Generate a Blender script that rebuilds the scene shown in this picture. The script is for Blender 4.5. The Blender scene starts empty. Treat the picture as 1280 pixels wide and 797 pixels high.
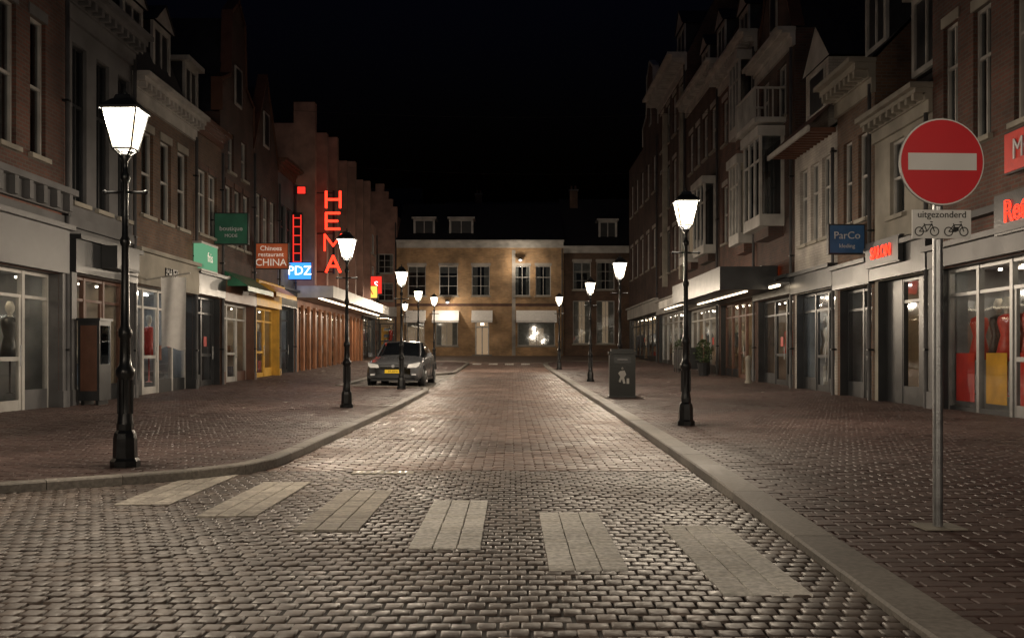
import bpy, math, random
import numpy as np
from mathutils import Vector
random.seed(7)
R=math.radians
scene=bpy.context.scene
def G(y):
    if y<=20: return 0.0
    if y>=72: return 1.05
    return 1.05*((y-20)/52.0)**1.5
def Gv(y):
    return 1.05*np.clip((y-20)/52.0,0,1)**1.5
def PH(y): return .022+.05*min(1,max(0,(y-4)/5.0))
def PHv(y): return .022+.05*np.clip((y-4)/5.0,0,1)
# ---------------------------------------------------------------- materials
MATS={}
def newmat(name):
    m=bpy.data.materials.new(name); m.use_nodes=True
    nt=m.node_tree; nt.nodes.clear()
    out=nt.nodes.new('ShaderNodeOutputMaterial')
    MATS[name]=m
    return m,nt,out
def L(nt,a,b): nt.links.new(a,b)
def mat(name,col,rough=.7,metal=0,var=.25,scale=4,bump=.1,emit=0,spec=.5,detail=6):
    m,nt,out=newmat(name)
    p=nt.nodes.new('ShaderNodeBsdfPrincipled')
    tc=nt.nodes.new('ShaderNodeTexCoord')
    n=nt.nodes.new('ShaderNodeTexNoise'); n.inputs['Scale'].default_value=scale; n.inputs['Detail'].default_value=detail
    L(nt,tc.outputs['Object'],n.inputs['Vector'])
    r=nt.nodes.new('ShaderNodeValToRGB')
    r.color_ramp.elements[0].position=.3; r.color_ramp.elements[1].position=.7
    r.color_ramp.elements[0].color=(*[c*(1-var) for c in col],1)
    r.color_ramp.elements[1].color=(*[min(1,c*(1+var*.6)) for c in col],1)
    L(nt,n.outputs['Fac'],r.inputs['Fac'])
    L(nt,r.outputs['Color'],p.inputs['Base Color'])
    mr=nt.nodes.new('ShaderNodeMapRange'); mr.inputs['To Min'].default_value=max(.02,rough-.12); mr.inputs['To Max'].default_value=min(1,rough+.12)
    L(nt,n.outputs['Fac'],mr.inputs['Value']); L(nt,mr.outputs['Result'],p.inputs['Roughness'])
    p.inputs['Metallic'].default_value=metal
    p.inputs['Specular IOR Level'].default_value=spec
    if bump>0:
        n2=nt.nodes.new('ShaderNodeTexNoise'); n2.inputs['Scale'].default_value=scale*8
        L(nt,tc.outputs['Object'],n2.inputs['Vector'])
        b=nt.nodes.new('ShaderNodeBump'); b.inputs['Strength'].default_value=bump; b.inputs['Distance'].default_value=.02
        L(nt,n2.outputs['Fac'],b.inputs['Height']); L(nt,b.outputs['Normal'],p.inputs['Normal'])
    if emit>0:
        L(nt,r.outputs['Color'],p.inputs['Emission Color']); p.inputs['Emission Strength'].default_value=emit; m.cycles.emission_sampling='NONE'
    L(nt,p.outputs[0],out.inputs[0])
    return m
def emis(name,col,s,samp=True):
    m,nt,out=newmat(name)
    e=nt.nodes.new('ShaderNodeEmission'); e.inputs['Color'].default_value=(*col,1); e.inputs['Strength'].default_value=s
    L(nt,e.outputs[0],out.inputs[0])
    if not samp: m.cycles.emission_sampling='NONE'
    return m
def brickmat(name,c1,c2,mortar,bw=.22,rh=.075,rough=.85,ms=.012):
    m,nt,out=newmat(name)
    p=nt.nodes.new('ShaderNodeBsdfPrincipled')
    tc=nt.nodes.new('ShaderNodeTexCoord'); sx=nt.nodes.new('ShaderNodeSeparateXYZ'); L(nt,tc.outputs['Object'],sx.inputs[0])
    ad=nt.nodes.new('ShaderNodeMath'); ad.operation='ADD'; L(nt,sx.outputs['X'],ad.inputs[0]); L(nt,sx.outputs['Y'],ad.inputs[1])
    cb=nt.nodes.new('ShaderNodeCombineXYZ'); L(nt,ad.outputs[0],cb.inputs['X']); L(nt,sx.outputs['Z'],cb.inputs['Y'])
    b=nt.nodes.new('ShaderNodeTexBrick'); b.inputs['Scale'].default_value=1
    b.inputs['Brick Width'].default_value=bw; b.inputs['Row Height'].default_value=rh
    b.inputs['Mortar Size'].default_value=ms; b.inputs['Mortar Smooth'].default_value=.2
    b.inputs['Color1'].default_value=(*c1,1); b.inputs['Color2'].default_value=(*c2,1); b.inputs['Mortar'].default_value=(*mortar,1)
    L(nt,cb.outputs[0],b.inputs['Vector'])
    n=nt.nodes.new('ShaderNodeTexNoise'); n.inputs['Scale'].default_value=.9; n.inputs['Detail'].default_value=8; L(nt,tc.outputs['Object'],n.inputs['Vector'])
    r=nt.nodes.new('ShaderNodeValToRGB'); r.color_ramp.elements[0].color=(.45,.45,.45,1); r.color_ramp.elements[1].color=(1.15,1.12,1.08,1)
    r.color_ramp.elements[0].position=.3; r.color_ramp.elements[1].position=.65
    L(nt,n.outputs['Fac'],r.inputs['Fac'])
    mx=nt.nodes.new('ShaderNodeMix'); mx.data_type='RGBA'; mx.blend_type='MULTIPLY'; mx.inputs[0].default_value=1
    L(nt,b.outputs['Color'],mx.inputs[6]); L(nt,r.outputs['Color'],mx.inputs[7]); L(nt,mx.outputs[2],p.inputs['Base Color'])
    p.inputs['Roughness'].default_value=rough
    bp=nt.nodes.new('ShaderNodeBump'); bp.inputs['Strength'].default_value=.5; bp.inputs['Distance'].default_value=.01; bp.invert=True
    L(nt,b.outputs['Fac'],bp.inputs['Height']); L(nt,bp.outputs['Normal'],p.inputs['Normal'])
    L(nt,p.outputs[0],out.inputs[0]); return m
def pavermat(name,cols,rlo,rhi,nscale=30,spec=.5):
    m,nt,out=newmat(name)
    p=nt.nodes.new('ShaderNodeBsdfPrincipled'); p.inputs['Specular IOR Level'].default_value=spec
    a=nt.nodes.new('ShaderNodeAttribute'); a.attribute_name='rnd'
    r=nt.nodes.new('ShaderNodeValToRGB'); els=r.color_ramp.elements
    els[0].color=(*cols[0],1); els[1].color=(*cols[-1],1)
    for i,c in enumerate(cols[1:-1]):
        e=els.new((i+1)/(len(cols)-1)); e.color=(*c,1)
    L(nt,a.outputs['Fac'],r.inputs['Fac'])
    tc=nt.nodes.new('ShaderNodeTexCoord')
    n=nt.nodes.new('ShaderNodeTexNoise'); n.inputs['Scale'].default_value=nscale; n.inputs['Detail'].default_value=5; L(nt,tc.outputs['Object'],n.inputs['Vector'])
    n2=nt.nodes.new('ShaderNodeTexNoise'); n2.inputs['Scale'].default_value=.7; n2.inputs['Detail'].default_value=6; L(nt,tc.outputs['Object'],n2.inputs['Vector'])
    rr=nt.nodes.new('ShaderNodeValToRGB'); rr.color_ramp.elements[0].color=(.5,.5,.5,1); rr.color_ramp.elements[1].color=(1.2,1.2,1.2,1); rr.color_ramp.elements[0].position=.38; rr.color_ramp.elements[1].position=.62
    ad=nt.nodes.new('ShaderNodeMath'); ad.operation='ADD'; L(nt,n.outputs['Fac'],ad.inputs[0]); L(nt,n2.outputs['Fac'],ad.inputs[1])
    hf=nt.nodes.new('ShaderNodeMath'); hf.operation='MULTIPLY'; hf.inputs[1].default_value=.5; L(nt,ad.outputs[0],hf.inputs[0])
    L(nt,hf.outputs[0],rr.inputs['Fac'])
    mx=nt.nodes.new('ShaderNodeMix'); mx.data_type='RGBA'; mx.blend_type='MULTIPLY'; mx.inputs[0].default_value=1
    L(nt,r.outputs['Color'],mx.inputs[6]); L(nt,rr.outputs['Color'],mx.inputs[7]); L(nt,mx.outputs[2],p.inputs['Base Color'])
    mr=nt.nodes.new('ShaderNodeMapRange'); mr.inputs['From Min'].default_value=.35; mr.inputs['From Max'].default_value=.65
    mr.inputs['To Min'].default_value=rlo; mr.inputs['To Max'].default_value=rhi
    L(nt,hf.outputs[0],mr.inputs['Value']); L(nt,mr.outputs['Result'],p.inputs['Roughness'])
    bp=nt.nodes.new('ShaderNodeBump'); bp.inputs['Strength'].default_value=.35; bp.inputs['Distance'].default_value=.006
    L(nt,n.outputs['Fac'],bp.inputs['Height']); L(nt,bp.outputs['Normal'],p.inputs['Normal'])
    L(nt,p.outputs[0],out.inputs[0]); return m
def glassmat(name,tint,base):
    m,nt,out=newmat(name)
    t=nt.nodes.new('ShaderNodeBsdfTransparent'); t.inputs['Color'].default_value=(*tint,1)
    g=nt.nodes.new('ShaderNodeBsdfGlossy'); g.inputs['Roughness'].default_value=.03; g.inputs['Color'].default_value=(.9,.95,1,1)
    tc=nt.nodes.new('ShaderNodeTexCoord'); n=nt.nodes.new('ShaderNodeTexNoise'); n.inputs['Scale'].default_value=1.3
    L(nt,tc.outputs['Object'],n.inputs['Vector'])
    bp=nt.nodes.new('ShaderNodeBump'); bp.inputs['Strength'].default_value=.04; bp.inputs['Distance'].default_value=.05
    L(nt,n.outputs['Fac'],bp.inputs['Height']); L(nt,bp.outputs['Normal'],g.inputs['Normal'])
    f=nt.nodes.new('ShaderNodeFresnel'); f.inputs['IOR'].default_value=1.5
    a=nt.nodes.new('ShaderNodeMath'); a.operation='ADD'; a.use_clamp=True; a.inputs[1].default_value=base; L(nt,f.outputs[0],a.inputs[0])
    mx=nt.nodes.new('ShaderNodeMixShader'); L(nt,a.outputs[0],mx.inputs[0]); L(nt,t.outputs[0],mx.inputs[1]); L(nt,g.outputs[0],mx.inputs[2])
    L(nt,mx.outputs[0],out.inputs[0]); return m

brickmat('brick_red',(.14,.052,.036),(.085,.037,.028),(.10,.085,.072))
brickmat('brick_dark',(.095,.043,.035),(.062,.033,.028),(.075,.066,.058))
brickmat('brick_brown',(.15,.082,.05),(.10,.057,.037),(.12,.10,.085))
brickmat('brick_yellow',(.50,.30,.14),(.36,.21,.10),(.40,.33,.24))
brickmat('brick_white',(.46,.44,.41),(.40,.38,.36),(.36,.34,.32))
mat('plaster_grey',(.11,.11,.115),.8,scale=1.2,var=.4)
mat('plaster_cream',(.28,.26,.22),.8,scale=1.2,var=.4)
mat('concrete_pink',(.32,.19,.15),.8,scale=1.5,var=.4)
mat('white_paint',(.42,.41,.39),.5,scale=1.8,var=.32)
mat('grey_paint',(.11,.11,.115),.5,scale=2,var=.35)
mat('dark_paint',(.025,.027,.03),.35,scale=3)
mat('bin_paint',(.009,.011,.011),.4,scale=3,spec=.35)
mat('green_paint',(.03,.16,.09),.4,scale=3)
mat('brown_paint',(.12,.055,.035),.45,scale=3)
mat('red_paint',(.45,.03,.02),.45,scale=3)
mat('yellow_paint',(.62,.36,.05),.5,scale=3)
mat('roof_tiles',(.026,.026,.03),.6,scale=5,var=.4,bump=.6)
mat('roof_tiles_red',(.13,.06,.045),.6,scale=5,var=.4,bump=.6)
mat('interior_wall',(.50,.42,.33),.8,scale=1,var=.55)
mat('interior_cool',(.34,.36,.38),.8,scale=1,var=.55)
mat('interior_dark',(.05,.05,.05),.8,scale=1,var=.4)
mat('goods',(.34,.15,.10),.6,scale=2.5,var=.9)
mat('goods_blue',(.10,.14,.22),.6,scale=2.5,var=.8)
mat('goods_light',(.6,.58,.52),.6,scale=2.5,var=.6)
mat('curtain',(.55,.53,.48),.9,scale=6,var=.25)
mat('banner_cloth',(.85,.84,.82),.9,scale=6,var=.1)
mat('iron',(.016,.018,.020),.32,scale=12,metal=.3,var=.3,spec=.6)
mat('steel',(.35,.36,.37),.38,metal=.8,scale=10)
mat('alum',(.25,.25,.25),.4,metal=.5,scale=3)
mat('shutter',(.26,.11,.05),.45,scale=2,var=.4)
mat('wire_black',(.012,.012,.012),.8,scale=2,bump=0)
glassmat('glass_shop',(.94,.95,.94),.02)
glassmat('glass_win',(.5,.53,.55),.08)
emis('em_warm',(1,.72,.42),14)
emis('em_warm_dim',(1,.68,.40),.30,False)
emis('em_warm_soft',(1,.78,.52),13)
emis('em_cool',(.95,.95,.92),16)
emis('em_white',(1,.92,.78),12)
emis('em_low',(1,.80,.58),3)
emis('em_canopy',(1,.80,.55),6)
emis('em_red',(1,.03,.012),4)
emis('em_red_dim',(1,.04,.025),1.2,False)
emis('em_blue',(.04,.25,1.0),2.0,False)
emis('em_green',(.22,.55,.30),.6,False)
emis('em_orange',(1,.14,.03),1.8,False)
emis('em_yellow',(1,.62,.10),1.5,False)
emis('em_textwhite',(1,1,1),2.5,False)
emis('em_spot',(1,.88,.72),10,False)
m,nt,out=newmat('lantern_glass')
t=nt.nodes.new('ShaderNodeBsdfTransparent'); e=nt.nodes.new('ShaderNodeEmission'); e.inputs['Color'].default_value=(1,.80,.54,1); e.inputs['Strength'].default_value=2.2
s=nt.nodes.new('ShaderNodeAddShader'); L(nt,t.outputs[0],s.inputs[0]); L(nt,e.outputs[0],s.inputs[1]); L(nt,s.outputs[0],out.inputs[0]); m.cycles.emission_sampling='NONE'
pavermat('setts',[(.065,.050,.043),(.13,.102,.087),(.095,.074,.064),(.20,.162,.138)],.38,.72,spec=.42)
pavermat('road_bricks',[(.12,.076,.062),(.20,.132,.107),(.155,.10,.08),(.26,.18,.15)],.36,.70,spec=.48)
pavermat('pavement_bricks',[(.072,.045,.040),(.112,.072,.064),(.09,.059,.054),(.135,.092,.084)],.42,.74,spec=.42)
pavermat('zebra_white',[(.84,.82,.76),(.88,.86,.82),(.78,.75,.69)],.7,.9,spec=.3)
pavermat('zebra_worn',[(.34,.31,.27),(.54,.50,.44),(.43,.39,.34)],.6,.85,spec=.3)
pavermat('kerb_stone',[(.20,.185,.165),(.26,.24,.215),(.175,.16,.145)],.5,.8,spec=.35)
mat('joint_sand',(.030,.025,.022),.9,scale=20)
mat('slab_stone',(.45,.42,.36),.9,scale=20)

# ---------------------------------------------------------------- mesh helpers
COL=scene.collection
def empty(name,loc=(0,0,0),rz=0):
    o=bpy.data.objects.new(name,None); o.empty_display_size=.2; o.location=loc; o.rotation_euler=(0,0,rz); COL.objects.link(o); return o
def meshobj(name,verts,faces,matn,parent=None,smooth=False):
    me=bpy.data.meshes.new(name); me.from_pydata(verts,[],faces); me.update()
    if matn: me.materials.append(MATS[matn])
    if smooth: me.polygons.foreach_set('use_smooth',[True]*len(me.polygons))
    o=bpy.data.objects.new(name,me); COL.objects.link(o)
    if parent: o.parent=parent
    return o
class Acc:
    def __init__(s): s.p={}
    def get(s,part,matn): return s.p.setdefault((part,matn),([],[]))
    def box(s,part,matn,x0,x1,y0,y1,z0,z1):
        V,F=s.get(part,matn); n=len(V)
        V+= [(x0,y0,z0),(x1,y0,z0),(x1,y1,z0),(x0,y1,z0),(x0,y0,z1),(x1,y0,z1),(x1,y1,z1),(x0,y1,z1)]
        F+= [tuple(n+i for i in f) for f in ((0,3,2,1),(4,5,6,7),(0,1,5,4),(1,2,6,5),(2,3,7,6),(3,0,4,7))]
    def poly(s,part,matn,pts):
        V,F=s.get(part,matn); n=len(V); V+=list(pts); F.append(tuple(range(n,n+len(pts))))
    def lathe(s,part,matn,prof,cx=0,cy=0,n=12,z0=0,sq=False):
        V,F=s.get(part,matn); b=len(V)
        for r,z in prof:
            for i in range(n):
                a=2*math.pi*i/n+math.pi/n
                V.append((cx+r*math.cos(a),cy+r*math.sin(a),z0+z))
        for j in range(len(prof)-1):
            for i in range(n):
                k=(i+1)%n
                F.append((b+j*n+i,b+j*n+k,b+(j+1)*n+k,b+(j+1)*n+i))
        F.append(tuple(b+(len(prof)-1)*n+i for i in range(n)))
    def cyl(s,part,matn,a,b2,r,n=8):
        V,F=s.get(part,matn); b=len(V); a=Vector(a); b2=Vector(b2); d=(b2-a).normalized()
        up=Vector((0,0,1)) if abs(d.z)<.9 else Vector((1,0,0)); u=d.cross(up).normalized(); v=d.cross(u)
        for c in (a,b2):
            for i in range(n):
                t=2*math.pi*i/n; q=c+u*r*math.cos(t)+v*r*math.sin(t); V.append(tuple(q))
        for i in range(n): F.append((b+i,b+(i+1)%n,b+n+(i+1)%n,b+n+i))
        F.append(tuple(b+i for i in range(n))); F.append(tuple(b+n+i for i in range(n)))
    def flush(s,parent,smoothparts=()):
        for (part,matn),(V,F) in s.p.items():
            meshobj(part,V,F,matn,parent,part in smoothparts)
def text(name,body,size,matn,parent,loc,rot,ext=.02,bold=0,sx=1,tube=0):
    c=bpy.data.curves.new(name,'FONT'); c.body=body; c.size=size; c.extrude=ext; c.align_x='CENTER'; c.align_y='CENTER'; c.offset=bold
    if tube: c.fill_mode='NONE'; c.bevel_depth=tube; c.bevel_resolution=1; c.extrude=0
    c.resolution_u=3; c.materials.append(MATS[matn])
    o=bpy.data.objects.new(name,c); COL.objects.link(o); o.location=loc; o.rotation_euler=rot; o.scale=(sx,1,1)
    if parent: o.parent=parent
    return o

# ---------------------------------------------------------------- ground and paving
def pip(x,y,poly):
    ins=np.zeros(x.shape,bool); n=len(poly)
    for i in range(n):
        x1,y1=poly[i]; x2,y2=poly[(i+1)%n]
        if y1==y2: continue
        c=((y1>y)!=(y2>y))&(x<(x2-x1)*(y-y1)/(y2-y1)+x1)
        ins^=c
    return ins
def bricks(name,matn,poly,bx,by,ztop,gap=.008,bev=.008,tilt=.01,jit=.002,seed=1,holes=(),smooth=False,depth=.1,parent=None,wave=0,pav=False,stag=.5):
    rg=np.random.default_rng(seed)
    P=np.array(poly); x0,y0=P.min(0); x1,y1=P.max(0)
    ny=int(round((y1-y0)/by,3))+1; nx=int(round((x1-x0)/bx,3))+2
    J,I=np.meshgrid(np.arange(ny),np.arange(nx),indexing='ij')
    off=0 if stag else .5
    cx=(x0+(I+off+stag*(J%2))*bx).ravel(); cy=(y0+(J+.5)*by).ravel()
    if stag:
        cx=cx+rg.normal(0,gap*.4,cx.shape); cy=cy+rg.normal(0,gap*.3,cy.shape)
    if wave: cy=cy+wave*np.sin(cx*1.3+cy*.4)
    k=pip(cx,cy,poly)
    for h in holes: k&=~pip(cx,cy,h)
    cx=cx[k]; cy=cy[k]; n=len(cx)
    hx=bx/2-gap/2; hy=by/2-gap/2
    hxs=hx*(1-rg.random(n)*.06); hys=hy*(1-rg.random(n)*.06)
    b=bev
    rings=[(0,-depth),(0,-b*.9),(b,0)]
    if smooth: rings=[(0,-depth),(0,-b),(b*.45,-b*.3),(b*1.3,0)]
    sg=np.array([[-1,-1],[1,-1],[1,1],[-1,1]])
    tx=rg.normal(0,tilt,n); ty=rg.normal(0,tilt,n); dz=rg.normal(0,jit,n)
    und=.006*np.sin(cx*1.7+cy*.6)*np.sin(cy*1.1+.5)
    vs=[]
    for ins,z in rings:
        X=sg[None,:,0]*(hxs[:,None]-ins); Y=sg[None,:,1]*(hys[:,None]-ins)
        Z=z+(dz+und)[:,None]+X*tx[:,None]+Y*ty[:,None] + ztop
        Yw=cy[:,None]+Y
        if pav: Z=Z+PHv(Yw)
        vs.append(np.stack([cx[:,None]+X,Yw,Z+Gv(Yw)],-1))
    V=np.stack(vs,1)
    nr=len(rings); V=V.reshape(-1,3)
    fl=[]
    for r in range(nr-1):
        for i in range(4):
            q=(i+1)%4; fl.append([r*4+i,r*4+q,(r+1)*4+q,(r+1)*4+i])
    fl.append([(nr-1)*4+i for i in range(4)])
    fl=np.array(fl); nf=len(fl)
    F=(fl[None]+ (np.arange(n)*nr*4)[:,None,None]).reshape(-1)
    me=bpy.data.meshes.new(name); me.vertices.add(len(V)); me.vertices.foreach_set('co',V.ravel().astype(np.float32))
    me.loops.add(len(F)); me.loops.foreach_set('vertex_index',F.astype(np.int32))
    me.polygons.add(n*nf); me.polygons.foreach_set('loop_start',np.arange(0,n*nf*4,4,dtype=np.int32))
    me.polygons.foreach_set('loop_total',np.full(n*nf,4,dtype=np.int32))
    me.update(calc_edges=True)
    at=me.attributes.new('rnd','FLOAT','FACE'); at.data.foreach_set('value',np.repeat(rg.random(n),nf).astype(np.float32))
    me.polygons.foreach_set('use_smooth',np.full(n*nf,smooth))
    me.materials.append(MATS[matn])
    o=bpy.data.objects.new(name,me); COL.objects.link(o)
    if parent: o.parent=parent
    return o
def offs(path,d):
    P=[Vector(p) for p in path]; out=[]
    for i,p in enumerate(P):
        a=P[max(0,i-1)]; b=P[min(len(P)-1,i+1)]; t=(b-a).normalized(); n=Vector((-t.y,t.x)); out.append(tuple(p+n*d))
    return out
m,nt,out=newmat('ground_mat')
p=nt.nodes.new('ShaderNodeBsdfPrincipled'); tc=nt.nodes.new('ShaderNodeTexCoord'); b=nt.nodes.new('ShaderNodeTexBrick'); b.inputs['Scale'].default_value=1
b.inputs['Brick Width'].default_value=.22; b.inputs['Row Height'].default_value=.11; b.inputs['Mortar Size'].default_value=.008
b.inputs['Color1'].default_value=(.15,.095,.07,1); b.inputs['Color2'].default_value=(.10,.065,.05,1); b.inputs['Mortar'].default_value=(.045,.036,.03,1)
L(nt,tc.outputs['Object'],b.inputs['Vector']); L(nt,b.outputs['Color'],p.inputs['Base Color']); p.inputs['Roughness'].default_value=.7; L(nt,p.outputs[0],out.inputs[0])
ys=[-500,-40,0,20]+[20+i*2 for i in range(1,27)]+[120,900]
V=[];F=[]
for i,y in enumerate(ys):
    V+=[(-600,y,G(y)-.018),(600,y,G(y)-.018)]
    if i: F.append((2*i-2,2*i-1,2*i+1,2*i))
meshobj('ground',V,F,'ground_mat')

leftk=[(-12,3.2),(-9,5.0),(-6.5,6.6),(-4.1,8.1),(-3.4,8.55),(-2.8,9.0),(-2.5,9.45),(-2.36,10.0),(-2.33,11),(-2.33,28.3),(-2.5,29.2),(-2.9,29.9),(-3.6,30.3),(-5.3,30.6),(-5.3,40.6),(-3.2,41.0),(-2.6,41.6),(-2.4,42.6),(-2.35,55),(-2.6,57.2),(-3.6,58.4),(-9.5,58.8)]
rightk=[(1.60,-4),(1.62,3.9),(1.73,9.3),(1.82,14),(1.93,22),(1.86,35),(1.65,50),(1.7,55),(2.2,57.4),(3.4,58.4),(8.1,58.8)]
fore=[(-12,1.5),(1.70,1.5),(1.72,3.9),(1.83,9.3),(1.835,9.7),(-2.5,9.7),(-2.6,9.55),(-2.9,9.1),(-3.5,8.65),(-4.2,8.2),(-6.6,6.7),(-9.05,5.1),(-12,3.3)]
stripes=[]
for i in range(-3,3):
    cx=.40+.79*(i-1); yb=5.2-.56*(i-1)
    stripes.append([(cx-.21,yb),(cx+.21,yb),(cx+.21,yb+1.9),(cx-.21,yb+1.9)])
def shrink(st,a): return [(st[0][0]+a,st[0][1]+a),(st[1][0]-a,st[1][1]+a),(st[2][0]-a,st[2][1]-a),(st[3][0]+a,st[3][1]-a)]
slab=[(-1.52,9.40),(-.93,9.40),(-.93,9.62),(-1.52,9.62)]
def sheet(name,pts,z,matn='joint_sand',parent=None): return meshobj(name,[(x,y,z) for x,y in pts],[tuple(range(len(pts)))],matn,parent)
sheet('joint_bedding',[(x,y) for x,y in fore if y<=9.7],-.0095)
bricks('cobbled_crossing','setts',fore,.094,.112,0,gap=.008,bev=.007,tilt=.022,jit=.0016,seed=3,holes=[shrink(st,.09) for st in stripes]+[slab],smooth=True,wave=.02)
zp=empty('zebra_crossing')
for k,st in enumerate(stripes):
    bricks('stripe_%d'%(k+1),'zebra_white' if k>=3 else 'zebra_worn',st,.14,.095,.0085,gap=.0035,bev=.0025,tilt=.003,jit=.0004,seed=20+k,parent=zp,stag=0,depth=.03)
road=[(-2.46,9.7),(1.835,9.7),(1.92,14),(2.03,22),(1.96,35),(1.75,50),(1.8,55),(1.8,58),(-2.5,58),(-2.45,55),(-2.5,42.6),(-2.43,28.3),(-2.43,11)]
farz=[[(x,54.6),(x+.5,54.6),(x+.5,56.6),(x,56.6)] for x in (-2.2,-1.3,-.4,.5)]
bricks('road','road_bricks',road,.21,.105,0,gap=.007,bev=.006,tilt=.018,jit=.0015,seed=4,smooth=True,holes=farz+[slab])
zp2=empty('zebra_crossing',(0,0,0))
for k,st in enumerate(farz): bricks('stripe_%d'%(k+1),'zebra_white',st,.1,.2,0.004,seed=50+k,parent=zp2,stag=0)
bay=[(-2.33,28.3),(-2.5,29.2),(-2.9,29.9),(-3.6,30.3),(-5.3,30.6),(-5.3,40.6),(-3.2,41.0),(-2.6,41.6),(-2.4,42.6)]
bricks('parking_bay','kerb_stone',bay,.3,.3,.0,gap=.01,seed=9)
lp=offs(leftk,.125)+[(-9.9,58.8),(-9.9,5),(-12,5)]
bricks('pavement','pavement_bricks',lp,.21,.105,0,gap=.007,bev=.005,tilt=.013,jit=.0014,seed=5,depth=.12,pav=True)
rp=offs(rightk,-.135)+[(8.6,58.8),(8.6,-4)]
bricks('pavement','pavement_bricks',rp,.21,.105,0,gap=.007,bev=.005,tilt=.013,jit=.0014,seed=6,depth=.12,pav=True)
def kerb(name,path,w,side,seg=.9,seed=1):
    rg=random.Random(seed)
    pts=[Vector((x,y)) for x,y in path]
    L_=[0]
    for a,b in zip(pts,pts[1:]): L_.append(L_[-1]+(b-a).length)
    def at(s):
        for i in range(len(pts)-1):
            if s<=L_[i+1]: 
                t=(s-L_[i])/(L_[i+1]-L_[i]); return pts[i].lerp(pts[i+1],t)
        return pts[-1]
    V=[];F=[];rn=[]; n=int(L_[-1]/seg)
    for i in range(n):
        a=at(i*seg+.003); b=at((i+1)*seg-.003); d=(b-a).normalized(); nn=Vector((-d.y,d.x))*side
        j_=rg.uniform(-.002,.002); bv=.012
        base=len(V)
        for off,zz in ((0,-.1),(0,-bv),(bv,0),(w-.005,0),(w,-bv),(w,-.1)):
            for q in (a,b):
                pt=q+nn*off; V.append((pt.x,pt.y,G(pt.y)+(PH(pt.y)+.014+j_+zz if zz>-.1 else -.1)))
        for j in range(5): F.append((base+2*j,base+2*j+1,base+2*j+3,base+2*j+2)); 
        F.append(tuple(base+2*j for j in range(6))); F.append(tuple(base+2*j+1 for j in range(6)))
        rn+=[rg.random()]*7
    o=meshobj(name,V,F,'kerb_stone'); at_=o.data.attributes.new('rnd','FLOAT','FACE'); at_.data.foreach_set('value',rn)
kerb('kerb',leftk,.16,1,seg=.6,seed=1)
kerb('kerb',rightk,.24,-1,seed=2)
dr=empty('drain_cover',(-1.225,9.51,0)); A=Acc()
A.box('frame','slab_stone',-.29,.29,-.11,.11,-.05,.004)
for i in range(8): A.box('slots','dark_paint',-.25+i*.065,-.225+i*.065,-.07,.07,.004,.0065)
A.flush(dr)

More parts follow.
